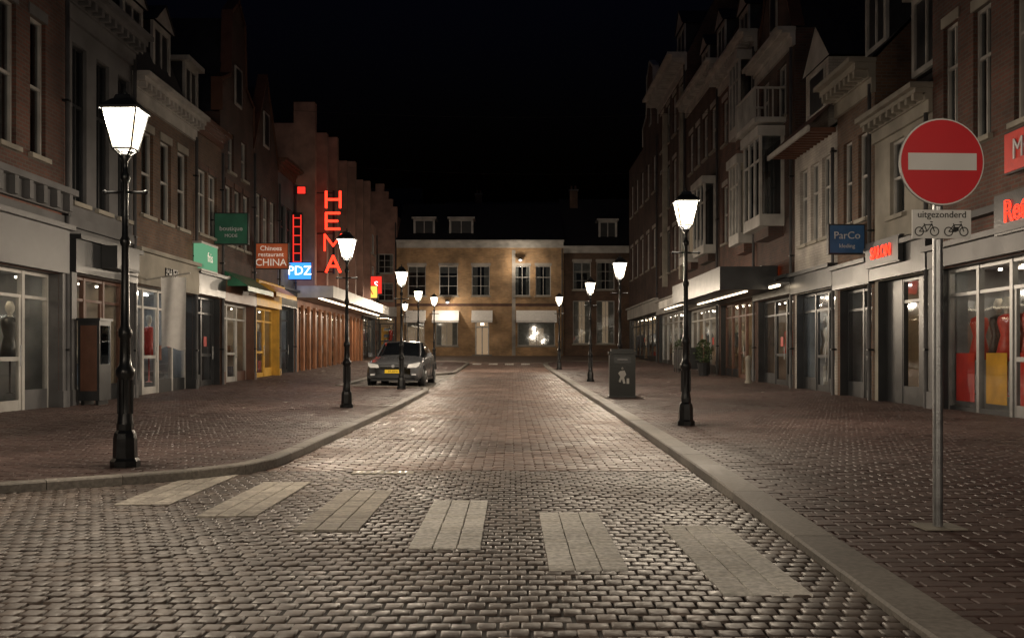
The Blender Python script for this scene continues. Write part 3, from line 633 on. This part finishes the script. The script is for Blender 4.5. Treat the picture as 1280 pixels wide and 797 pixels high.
b.box('balcony_rail','white_paint',1.1,3.6,-.95,-.87,9.0,9.07)
for x in (1.12,3.55):
    for j in range(4): b.box('balcony_rail','white_paint',x-.02,x+.02,-.85+j*.22,-.81+j*.22,8.15,9.0)
    b.box('balcony_rail','white_paint',x-.03,x+.03,-.868,-.002,9.0,9.06)
b.cornice('white_paint',.5,.5,False); b.gable(3.8,'tri','brown_paint'); b.done()
b=Bld('brick_house','R',33.5,39.5,12.0,'brick_red')
b.bay(4.2,5.7,8.6,11.4,.55); b.bay(4.2,5.7,4.9,7.9,.55,lit='em_warm_dim'); b.row(9.2,10.9,1,.9,m0=.2,m1=4.2,lintel='brick_white'); b.row(5.4,7.6,1,.9,m0=.2,m1=4.2,lintel='brick_white'); b.win(2.2,3.2,9.2,10.9); b.win(2.2,3.2,5.4,7.6)
b.shop(.2,b.W-.2,2.9,'ggdgg','brown_paint','dark_paint',3.6,None,lit='em_warm')
b.box('canopy','dark_paint',0.2,b.W+3.2,-1.9,-.16,2.95,3.65); b.box('canopy_light','em_canopy',.6,b.W+2.6,-1.0,-.92,2.92,2.946)
b.cornice('white_paint',.7,.6); b.mansard(2.6); b.dormer(2,1.4,12.2,1.8,roof='gable'); b.chimney(5,2,13.5,16); b.done()
b=Bld('brick_house','R',39.5,47,12.8,'brick_dark')
b.row(9.4,11.2,4,.95,lintel='brick_white'); b.bay(.8,3.0,5.2,8.3,.5,lit='em_warm_dim'); b.bay(4.4,6.8,5.2,8.3,.5)
b.shop(.2,b.W-.2,2.9,'ggdgg','white_paint','white_paint',3.5,None,lit='em_white'); b.box('canopy','white_paint',0,b.W,-1.3,-.16,3.0,3.35); b.box('canopy_light','em_canopy',.4,b.W-.4,-1.1,-1.0,2.97,2.996)
b.cornice('white_paint',.6,.55); b.mansard(2.4); b.dormer(2,1.5,13,1.8,roof='gable'); b.dormer(5.4,1.5,13,1.8,roof='gable'); b.done()
b=Bld('gabled_house','R',47,56,15.3,'brick_dark')
b.row(12.2,14.2,4,1.1,lintel='brick_white'); b.row(8.8,11.0,4,1.1,lintel='brick_white'); b.row(5.4,7.6,4,1.1,lintel='brick_white'); b.shop(.2,b.W-.2,2.9,'ggdgg','white_paint','white_paint',3.6,None,lit='em_white')
b.cornice('white_paint',.8,.9); b.box('pilasters','plaster_cream',3.0,3.35,-.25,-.002,4.3,13.4); b.box('pilasters','plaster_cream',8.3,8.65,-.25,-.002,4.3,13.4)
b.mansard(2.5); b.dormer(4.5,2.2,15.6,2.2,roof='gable'); b.done()
b=Bld('gabled_house','R',56,70,14,'brick_dark')
b.row(10.5,12.6,5,1.2); b.row(6.2,8.4,5,1.2,lintel='brick_white'); b.shop(.2,b.W-.2,2.9,'gggdggg','dark_paint','white_paint',3.6,None,lit='em_warm')
b.gable(4.5,'neck',x0=7.5); b.chimney(2,1,13.8,16.8,.9); b.chimney(5,3,13.8,17.5,.9); b.flatroof(); b.done()

# ---------------------------------------------------------------- street lamps
LC=(1,.83,.63)
def lamp(x,y,power=430,col=LC):
    z=G(y)+(PH(y) if y>1 else -.01)
    e=empty('street_lamp',(x,y,z)); e.scale=(.96,.96,.957); A=Acc()
    A.lathe('base','iron',[(.14,0),(.14,.06),(.115,.09),(.11,.28),(.10,.33),(.08,.36),(.08,.42)],n=8)
    A.lathe('post','iron',[(.078,.42),(.068,.5),(.066,.86),(.09,.9),(.09,.95),(.06,.99),(.053,1.05),(.049,1.25),(.066,1.28),(.066,1.33),(.043,1.37),(.034,2.15),(.05,2.18),(.05,2.22),(.032,2.25),(.027,2.78),(.047,2.81),(.047,2.85),(.028,2.88),(.026,2.98),(.06,3.03),(.035,3.07)],n=14)
    for k in range(8):
        a=k*math.pi/4; A.cyl('fluting','iron',(.068*math.cos(a),.068*math.sin(a),.52),(.068*math.cos(a),.068*math.sin(a),.85),.012,5)
    A.cyl('ladder_bar','iron',(-.2,0,2.68),(.2,0,2.68),.014); 
    for q in (-.2,.2): A.lathe('bar_knobs','iron',[(.005,-.025),(.026,-.01),(.026,.01),(.005,.025)],q,0,8,2.68)
    z0,z1=3.10,3.47; ra,rb=.092,.165
    s2=math.sqrt(2)
    cs=[(-1,-1),(1,-1),(1,1),(-1,1)]
    for a,b in cs: 
        A.cyl('lantern_frame','iron',(a*ra,b*ra,z0),(a*rb,b*rb,z1),.009,6)
        A.cyl('lantern_bracket','iron',(0,0,3.0),(a*ra,b*ra,z0),.010,6)
    for i in range(4):
        a=cs[i]; b=cs[(i+1)%4]
        A.cyl('lantern_frame','iron',(a[0]*ra,a[1]*ra,z0),(b[0]*ra,b[1]*ra,z0),.011,6)
        A.poly('lantern_panes','lantern_glass',((a[0]*ra*.97,a[1]*ra*.97,z0),(b[0]*ra*.97,b[1]*ra*.97,z0),(b[0]*rb*.97,b[1]*rb*.97,z1),(a[0]*rb*.97,a[1]*rb*.97,z1)))
    prof=[(rb*1.12,z1-.005),(rb*1.12,z1+.02),(rb*.62,z1+.10),(rb*.5,z1+.11),(rb*.42,z1+.15),(.03,z1+.17)]
    A.lathe('lantern_roof','iron',[(r*s2,z) for r,z in prof],n=4); A.lathe('finial','iron',[(.018,0),(.028,.02),(.01,.04),(.015,.055),(.003,.08)],0,0,8,z1+.16)
    A.flush(e,('post','finial'))
    l=bpy.data.lights.new('lamp_bulb','POINT'); l.energy=power; l.color=col; l.shadow_soft_size=.05
    o=bpy.data.objects.new('bulb',l); COL.objects.link(o); o.parent=e; o.location=(0,0,3.41)
for x,y,pw in ((-3.62,9.36,480),(-3.27,19.8,480),(-3.15,28.5,480),(-3.75,40,500),(-3.62,46.5,500),(-6.2,58,700),(2.59,14.9,480),(2.73,25.3,480),(2.65,33.8,480),(2.17,46,600)): lamp(x,y,pw)
lamp(-4.0,-1.5,700); lamp(4.6,-4.0,480)  # unseen lamps added behind the camera to light the foreground and traffic sign
for wx,wz in ((.6,7.9),(-4.6,4.9)):  # the second, lower wall light is added to brighten the end facade
    e=empty('wall_light',(wx,71.3,wz)); A=Acc(); A.box('bracket','iron',-.03,.03,.1,.7,-.03,.03); A.lathe('housing','iron',[(.06,.12),(.2,.0),(.19,-.02)],0,0,12); A.lathe('globe','em_textwhite',[(.02,-.14),(.11,-.1),(.12,-.03),(.1,-.021)],0,0,12); A.flush(e)
    l=bpy.data.lights.new('bulb','POINT'); l.energy=110; l.color=LC; l.shadow_soft_size=.1; o=bpy.data.objects.new('bulb',l); COL.objects.link(o); o.parent=e; o.location=(0,-.55,-.25)

# ---------------------------------------------------------------- traffic sign
ts=empty('traffic_sign',(2.64,6.2,PH(6.2))); A=Acc()
mat('sign_red',(.80,.008,.02),.45,scale=3,var=.08,bump=0); mat('sign_white',(.88,.88,.86),.45,scale=3,var=.08,bump=0); mat('sign_black',(.01,.01,.01),.5,bump=0)
A.cyl('pole','steel',(0,0,0),(0,0,2.5),.03,16); A.box('base_plate','plaster_cream',-.13,.13,-.12,.12,0.008,.016); A.cyl('pole_cap','dark_paint',(0,0,2.5),(0,0,2.52),.032,16)
def disc(part,matn,r,y,zc,th=.01,n=48): A.cyl(part,matn,(0,y,zc),(0,y+th,zc),r,n)
ZC=2.26
disc('sign_back','alum',.268,-.045,ZC,.008); disc('sign_rim','sign_white',.266,-.052,ZC,.006); disc('sign_face','sign_red',.257,-.056,ZC,.003)
A.box('sign_bar','sign_white',-.215,.215,-.0605,-.0575,ZC-.052,ZC+.052)
A.box('sub_plate','sign_white',-.185,.185,-.05,-.042,1.79,1.965); A.box('clamps','steel',-.045,.045,-.041,.035,ZC-.15,ZC-.12); A.box('clamps','steel',-.045,.045,-.041,.035,ZC+.12,ZC+.15); A.box('clamps','steel',-.04,.04,-.041,.035,1.85,1.88)
def ring(cx,cz,r,y=-.054,w=.006,n=20):
    V,F=A.get('bicycle_symbol','sign_black'); b0=len(V)
    for i in range(n):
        a=2*math.pi*i/n; V.append((cx+(r+w/2)*math.cos(a),y,cz+(r+w/2)*math.sin(a))); V.append((cx+(r-w/2)*math.cos(a),y,cz+(r-w/2)*math.sin(a)))
    for i in range(n): j=(i+1)%n; F.append((b0+2*i,b0+2*j,b0+2*j+1,b0+2*i+1))
def ln(x0,z0,x1,z1,w=.004): A.cyl('bicycle_symbol','sign_black',(x0,-.053,z0),(x1,-.053,z1),w/1.5,5)
for cx,s in ((-.095,1),(.09,1)):
    ring(cx-.048,1.832,.026); ring(cx+.048,1.832,.026)
    ln(cx-.048,1.832,cx-.015,1.872); ln(cx-.015,1.872,cx+.03,1.875); ln(cx,1.832,cx+.03,1.875); ln(cx-.048,1.832,cx,1.832); ln(cx,1.832,cx-.018,1.882); ln(cx+.03,1.882,cx+.048,1.832); ln(cx+.022,1.892,cx+.036,1.89)
    if cx>0: A.box('moped_body','sign_black',cx-.02,cx+.015,-.0545,-.0525,1.835,1.86)
A.flush(ts); text('sub_plate_text','uitgezonderd',.058,'sign_black',ts,(0,-.053,1.935),(R(90),0,0),.0008)
ts.rotation_euler=(0,0,R(3))

# ---------------------------------------------------------------- waste container and furniture
wb=empty('litter_bin',(2.66,24.2,G(24.2)+PH(25))); A=Acc()
A.box('body','bin_paint',-.31,.31,-.3,.3,.04,1.02); A.box('plinth','iron',-.33,.33,-.32,.32,0,.04); A.box('lid','bin_paint',-.33,.33,-.33,.33,1.04,1.10); A.box('lid_neck','iron',-.27,.27,-.27,.27,1.02,1.04); A.box('lid_top','bin_paint',-.27,.27,-.28,.28,1.10,1.16)
A.box('flap','iron',-.2,.2,-.315,-.301,.82,.97); A.box('handle','alum',-.12,.12,-.35,-.33,.9,.915)
A.lathe('logo_head','white_paint',[(.001,0),(.04,.03),(.001,.07)],.0,-.31,8,.66)
V=[(-.06,-.306,.63),(.05,-.306,.65),(.09,-.306,.55),(.04,-.306,.48),(.07,-.306,.34),(.02,-.306,.33),(-.01,-.306,.45),(-.05,-.306,.36),(-.09,-.306,.38),(-.05,-.306,.5),(-.1,-.306,.58)]
A.poly('logo_figure','white_paint',V); A.box('logo_bin','white_paint',.1,.16,-.307,-.302,.33,.46); A.flush(wb); wb.rotation_euler=(0,0,R(-4))
bo=empty('bollard',(7.68,32.5,G(32.5)+PH(32))); A=Acc(); A.lathe('post','plaster_cream',[(.11,0),(.11,.05),(.085,.08),(.08,.7),(.1,.73),(.1,.78),(.08,.85),(.03,.9)],n=12); A.flush(bo,('post',))
ic=empty('notice_cabinet',(-8.72,20.9,PH(20))); A=Acc(); A.box('cabinet','dark_paint',-.22,.22,-.3,.3,.1,1.75); A.box('glass_panel','glass_shop',.221,.228,-.24,.24,.85,1.65); A.box('front_panel','brown_paint',-.17,.17,-.306,-.301,.3,1.65); A.box('legs','iron',-.18,-.12,-.25,.25,0,.1); A.box('legs','iron',.12,.18,-.25,.25,0,.1); A.box('cap','dark_paint',-.25,.25,-.33,.33,1.75,1.8); A.flush(ic)
cr=empty('terrace_barrier',(7.0,41.5,G(41.5)+.07)); A=Acc()
for i in range(7): A.cyl('posts','iron',(0,-2+i*.6,0),(0,-2+i*.6,1.1),.025); 
A.box('rail','iron',-.03,.03,-2,1.6,1.05,1.1); A.box('screen','dark_paint',-.01,.01,-2,1.6,.2,1.0); A.cyl('posts','iron',(.8,-2,0),(.8,-2,1.1),.025); A.box('end_screen','dark_paint',0,.8,-2.01,-1.99,.2,1.05); A.flush(cr)
mat('leaves',(.05,.08,.03),.6,scale=10,var=.5)
def planter(x,y):
    e=empty('potted_plant',(x,y,G(y)+.07)); A=Acc(); A.lathe('pot','dark_paint',[(.18,0),(.25,.5),(.27,.52),(.24,.52)],n=12)
    rg=random.Random(int(x*100+y)); V,F=A.get('leaves','leaves')
    for i in range(420):
        a=rg.uniform(0,6.28); h=rg.uniform(0,1); rr=.36*math.sqrt(max(0,1-(2*h-1)**2))*rg.uniform(.4,1.1); c=Vector((rr*math.cos(a),rr*math.sin(a),.5+h*.9))
        u=Vector((rg.gauss(0,1),rg.gauss(0,1),rg.gauss(0,1))).normalized()*.055; w=u.orthogonal().normalized()*.03; n=len(V); V+= [tuple(c-u),tuple(c+w),tuple(c+u),tuple(c-w)]; F.append((n,n+1,n+2,n+3))
    A.cyl('stem','brown_paint',(0,0,.4),(0,0,1.1),.03); A.flush(e)
planter(7.4,38.6); planter(7.5,44.2)

# ---------------------------------------------------------------- signs
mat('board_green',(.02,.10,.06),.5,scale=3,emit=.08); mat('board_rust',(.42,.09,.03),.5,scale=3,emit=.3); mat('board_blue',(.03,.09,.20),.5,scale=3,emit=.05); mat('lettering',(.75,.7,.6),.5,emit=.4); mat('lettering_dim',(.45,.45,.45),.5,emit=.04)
def hang(name,x,y,z,w,h,bm,lines,tm,wallx,ext=.02):
    e=empty(name,(x,y,z)); A=Acc(); A.box('board',bm,-w/2,w/2,-.07,.07,-h/2,h/2); f=.03
    A.box('frame','dark_paint',-w/2-f,w/2+f,-.075,.075,h/2,h/2+f); A.box('frame','dark_paint',-w/2-f,w/2+f,-.075,.075,-h/2-f,-h/2); A.box('frame','dark_paint',-w/2-f,-w/2,-.075,.075,-h/2,h/2); A.box('frame','dark_paint',w/2,w/2+f,-.075,.075,-h/2,h/2)
    for q in (-.3,.3): A.cyl('bracket','iron',(0,0,q*h),(wallx-x,0,q*h),.02)
    A.flush(e)
    for t,s,dz,dx in lines: text('lettering',t,s,tm,e,(dx,-.08,dz),(R(90),0,0),.008)
    return e
hang('shop_sign',-8.66,30.9,5.0,1.0,.92,'board_green',[('boutique',.2,.0,0),('MODE',.14,-.22,0)],'lettering_dim',-9.3)
hang('restaurant_sign',-8.66,36,4.66,1.2,.88,'board_rust',[('Chinees',.24,.27,0),('restaurant',.22,.05,0),('CHINA',.36,-.24,0)],'lettering',-9.4)
hang('illuminated_sign',-8.84,41.7,4.6,.95,.68,'em_blue',[('PDZ',.52,0,0)],'em_textwhite',-9.4)
hang('illuminated_sign',-8.55,60.5,4.9,.8,.7,'em_yellow',[('A',.5,0,0)],'sign_red',-9.5)
hang('illuminated_sign',-8.75,64.5,5.6,.7,1.1,'em_red_dim',[('S',.6,0,0)],'em_textwhite',-9.5)
hang('shop_sign',7.78,23.3,3.8,.80,.64,'board_blue',[('ParCo',.24,.08,0),('kleding',.13,-.16,0)],'lettering_dim',8.2)
hang('illuminated_sign',7.95,30.9,3.5,.46,.66,'em_orange',[('8',.4,0,0)],'em_textwhite',8.2)
hv=empty('neon_letter_sign',(-7.92,44.4,0)); A=Acc()
GL={'H':[(0,0,0,1),(1,0,1,1),(0,.5,1,.5)],'E':[(0,0,0,1),(0,0,.95,0),(0,1,.95,1),(0,.5,.8,.5)],'M':[(0,0,0,1),(1,0,1,1),(0,1,.5,.3),(.5,.3,1,1)],'A':[(0,0,.5,1),(.5,1,1,0),(.2,.36,.8,.36)]}
for c,zc in zip('HEMA',(7.98,7.03,6.08,5.13)):
    w_,h_=(.74,.70) if c=='M' else (.62,.70)
    for x0,z0_,x1,z1_ in GL[c]:
        a=Vector(((x0-.5)*w_,-.12,zc+(z0_-.5)*h_)); q=Vector(((x1-.5)*w_,-.12,zc+(z1_-.5)*h_)); d=(q-a).normalized()*.03
        A.cyl('letter_'+c,'em_red',a-d,q+d,.055 if c!='M' else .044,8)
A.box('mast','iron',-.05,.05,.0,.1,4.7,8.4)
for z in (4.8,6.5,8.3): A.cyl('bracket','iron',(0,.05,z),(-1.45,.05,z),.03)
A.flush(hv)
nv=empty('neon_sign',(-9.05,42.2,0)); A=Acc()
for q in (-.16,.16): A.box('neon_tube','em_red_dim',q-.02,q+.02,-.1,-.06,4.9,7.0)
for i in range(6): A.box('neon_tube','em_red_dim',-.14,.14,-.1,-.07,5.0+i*.37,5.04+i*.37)
A.box('backing','dark_paint',-.22,.22,-.05,.05,4.8,7.1); A.flush(nv)
nn=empty('neon_sign',(-8.95,42.5,8.1)); A=Acc(); A.box('panel','em_red_dim',-.16,.16,-.05,.05,-.14,.14); A.box('frame','dark_paint',-.5,.2,.051,.1,-.18,.18); A.flush(nn)
gs=empty('light_box_sign',(-9.0,29.4,3.95)); A=Acc(); A.box('panel','em_green',-.12,.12,-.75,.75,-.36,.36); A.box('frame','white_paint',-.16,.125,-.8,.8,.36,.42); A.box('frame','white_paint',-.16,.125,-.8,.8,-.42,-.36); A.box('edge','em_green',-.1,.1,-.78,-.751,-.34,.34); A.flush(gs)
text('lettering','fris',.4,'lettering',gs,(.13,0,0),(R(90),0,R(90)),.005)
def wallsignR(name,d,z,w,h,bm,t,ts_,tm,depth=.25,tube=0):
    e=empty(name,(8.2,d,z),R(-90)); A=Acc()
    if bm: A.box('box',bm,-w/2,w/2,-depth,-.16,-h/2,h/2); A.box('trim','dark_paint',-w/2-.03,w/2+.03,-depth+.02,-.15,h/2,h/2+.03); A.box('trim','dark_paint',-w/2-.03,w/2+.03,-depth+.02,-.15,-h/2-.03,-h/2)
    A.flush(e)
    if t: text('lettering',t,ts_,tm,e,(0,-depth-.02,0),(R(90),0,0),.01,.0,1,tube)
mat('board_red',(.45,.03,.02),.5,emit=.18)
wallsignR('shop_sign',15.2,4.35,1.9,.62,'board_red','MODE',.46,'lettering_dim')
wallsignR('neon_sign',15.55,3.40,1.9,.60,'dark_paint','Retro',.50,'em_red',.25,.008)
wallsignR('neon_sign',21.5,3.32,1.9,.5,'dark_paint','SALON',.36,'em_red',.27,.008)
ad=empty('fascia_light',(8.2,29.5,3.1),R(-90)); A=Acc(); A.box('tube','em_canopy',-.5,.5,-.5,-.42,0,.06); A.box('housing','alum',-.52,.52,-.52,-.15,.062,.12); A.flush(ad)
fl=empty('shop_flag',(-8.62,24.6,0)); A=Acc(); A.cyl('pole','white_paint',(-.45,0,2.95),(.72,-.05,3.12),.02)
V,F=A.get('cloth','banner_cloth'); nx,nz=12,8
for j in range(nz+1):
    for i in range(nx+1):
        u=i/nx; v=j/nz; V.append((.0+.62*u,-.05+.05*math.sin(u*9+v*2),3.02-1.75*v+ .05*math.sin(u*6)*v))
for j in range(nz):
    for i in range(nx): a=j*(nx+1)+i; F.append((a,a+1,a+nx+2,a+nx+1))
A.flush(fl,('cloth',))
for yy,z0,z1 in ((40,10.9,10.8),(52,10.9,10.6)):
    e=empty('overhead_wire',(0,yy,0)); A=Acc(); N=16
    P=[(-9.2+17.4*i/N,0,z0+(z1-z0)*i/N-.25*(1-(2*i/N-1)**2)) for i in range(N+1)]
    for a,b2 in zip(P,P[1:]): A.cyl('wire','wire_black',a,b2,.005,4)
    A.flush(e)
rg=random.Random(5); lt=Acc()
for i in range(26):
    x=rg.choice([rg.uniform(-8,-2.6),rg.uniform(2.2,8)]); y=rg.uniform(9,40); z=G(y)+PH(y)+.008; a=rg.uniform(0,3); r=rg.uniform(.02,.06)
    lt.poly('scraps','curtain',[(x+r*math.cos(a),y+r*math.sin(a),z+.01),(x+r*math.cos(a+1.7),y+r*math.sin(a+1.7),z),(x+r*math.cos(a+3),y+r*math.sin(a+3),z+.012),(x+r*math.cos(a+4.6),y+r*math.sin(a+4.6),z)])
lt.flush(empty('litter'))

# ---------------------------------------------------------------- car
mat('car_paint',(.24,.25,.27),.2,metal=.6,scale=20,var=.04,bump=0)
mat('car_glass',(.012,.014,.016),.06,scale=2,bump=0,spec=.9); mat('tyre',(.018,.018,.018),.8); mat('headlight',(.85,.87,.9),.15,metal=.2,bump=0); mat('plate_yellow',(.85,.58,.03),.4,bump=0,var=.05)
def car(x,y,paint,plate='39-XHK'):
    e=empty('parked_car',(x,y,G(y)+.004)); 
    S=[(0.0,.30,.48,.60,.64,.55,.52,.45),(.06,.22,.48,.66,.71,.74,.70,.55),(.28,.20,.50,.74,.79,.86,.80,.62),(.75,.20,.52,.82,.90,.895,.84,.66),(1.20,.20,.54,.89,.97,.895,.84,.68),
       (1.95,.20,.55,.92,1.40,.895,.84,.58),(2.30,.20,.55,.93,1.45,.895,.845,.60),(3.2,.20,.55,.95,1.44,.895,.845,.59),(3.75,.20,.56,.97,1.36,.89,.83,.56),(4.12,.24,.56,.98,1.02,.86,.80,.62),(4.25,.34,.56,.84,.88,.78,.72,.6)]
    V=[];F=[];M=[]
    def ringp(s):
        y_,zb,zm,zt,zp,wm,wb_,wt=s
        h=[(0,zb),(wm*.85,zb),(wm*.98,zb+.1),(wm,zm),(wb_+.01,zt-.03),(wb_,zt),(wt+.04,zp-.04) if zp-zt>.12 else (wt+.05,zt+(zp-zt)*.6),(wt*.8,zp-.003),(0,zp+.02)]
        full=h+[(-a,b) for a,b in h[1:-1]][::-1]
        return [(a,y_,b) for a,b in full]
    rs=[ringp(s) for s in S]; n=len(rs[0])
    for r in rs: V+=r
    for j in range(len(rs)-1):
        for i in range(n):
            k=(i+1)%n; F.append((j*n+i,j*n+k,(j+1)*n+k,(j+1)*n+i))
            side=i if i<8 else 15-i
            g=0
            if side in(6,7) and j in(4,8): g=1
            if side==5 and 5<=j<=7: g=1
            if side==5 and j in(4,8): g=1
            M.append(g)
    F.append(tuple(range(n))); M.append(0); F.append(tuple((len(rs)-1)*n+i for i in range(n))); M.append(0)
    me=bpy.data.meshes.new('body'); me.from_pydata(V,[],F); me.materials.append(MATS[paint]); me.materials.append(MATS['car_glass'])
    for p_,q in zip(me.polygons,M): p_.material_index=q; p_.use_smooth=True
    o=bpy.data.objects.new('body',me); COL.objects.link(o); o.parent=e
    A=Acc()
    for sx in (-1,1):
        A.poly('headlights','headlight',((sx*.44,-.025,.60),(sx*.72,.02,.60),(sx*.80,.10,.66),(sx*.83,.20,.77),(sx*.74,.10,.77),(sx*.48,-.01,.705)))
        A.box('fog_lights','headlight',*sorted((sx*.58,sx*.72)),-.01,.05,.36,.41)
        A.box('intake_side','dark_paint',*sorted((sx*.50,sx*.78)),.0,.12,.29,.345)
        A.box('mirrors',paint,*sorted((sx*.90,sx*1.04)),1.45,1.58,.94,1.07); A.box('mirror_arm','dark_paint',*sorted((sx*.82,sx*.90)),1.5,1.55,.95,.99)
        A.cyl('windscreen_pillar',paint,(sx*.70,1.2,.96),(sx*.60,1.97,1.40),.028,6)
        for wy in (.82,3.42):
            A.cyl('wheel_arch','dark_paint',(sx*.80,wy,.33),(sx*.902,wy,.33),.355,20); A.cyl('tyres','tyre',(sx*.70,wy,.315),(sx*.912,wy,.315),.315,24); A.cyl('rims','steel',(sx*.9,wy,.315),(sx*.92,wy,.315),.2,16)
            for k in range(5):
                a=k*1.2566; A.cyl('spokes','steel',(sx*.922,wy,.315),(sx*.922,wy+.19*math.cos(a),.315+.19*math.sin(a)),.02,5)
        A.box('sill','dark_paint',*sorted((sx*.84,sx*.9)),1.2,3.05,.2,.28)
        for wy in (1.45,2.45,3.3): A.box('door_lines','dark_paint',*sorted((sx*.885,sx*.897)),wy,wy+.012,.32,.9)
        A.box('tail_lights','red_paint',*sorted((sx*.55,sx*.80)),4.16,4.25,.78,.92)
    A.box('grille','dark_paint',-.44,.44,-.022,.02,.605,.69); A.box('grille_strip','steel',-.43,.43,-.026,-.021,.648,.656); A.cyl('badge','steel',(0,-.034,.65),(0,-.022,.65),.05,18)
    A.box('lower_intake','dark_paint',-.50,.50,-.012,.03,.28,.40); A.box('front_plate','plate_yellow',-.26,.26,-.026,-.012,.43,.54); A.box('splitter','dark_paint',-.7,.7,.0,.2,.19,.24)
    A.box('wiper','dark_paint',-.5,.1,1.2,1.22,.985,1.0); A.box('underbody','dark_paint',-.78,.78,.3,4.0,.17,.2)
    A.flush(e); text('plate_text',plate,.10,'sign_black',e,(0,-.028,.485),(R(90),0,0),.001)
    return e
c1=car(-3.72,31.3,'car_paint'); c1.rotation_euler=(0,0,R(-2))

# ---------------------------------------------------------------- world, moon, camera
w=bpy.data.worlds.new('World'); scene.world=w; w.use_nodes=True; nt=w.node_tree
bg=nt.nodes['Background']; sky=nt.nodes.new('ShaderNodeTexSky'); sky.sky_type='NISHITA'; sky.sun_disc=False; sky.sun_elevation=R(-4); sky.sun_rotation=R(180)
mx=nt.nodes.new('ShaderNodeMix'); mx.data_type='RGBA'; mx.blend_type='MULTIPLY'; mx.inputs[0].default_value=1; mx.inputs[7].default_value=(.38,.52,1.2,1)
nt.links.new(sky.outputs[0],mx.inputs[6]); nt.links.new(mx.outputs[2],bg.inputs['Color']); bg.inputs['Strength'].default_value=.13
sl=bpy.data.lights.new('moon','SUN'); sl.energy=.008; sl.angle=R(.5); sl.color=(.8,.88,1); so=bpy.data.objects.new('moonlight',sl); COL.objects.link(so); so.rotation_euler=(R(50),0,R(20))
cam=bpy.data.cameras.new('camera'); cam.lens=35.16; cam.sensor_width=36; cam.shift_y=.0348; cam.clip_end=2000; cam.clip_start=.05
co=bpy.data.objects.new('camera',cam); COL.objects.link(co); co.location=(0,0,1.12); co.rotation_euler=(R(90),0,0); scene.camera=co
scene.view_settings.view_transform='Standard'; scene.view_settings.look='None'; scene.view_settings.exposure=0
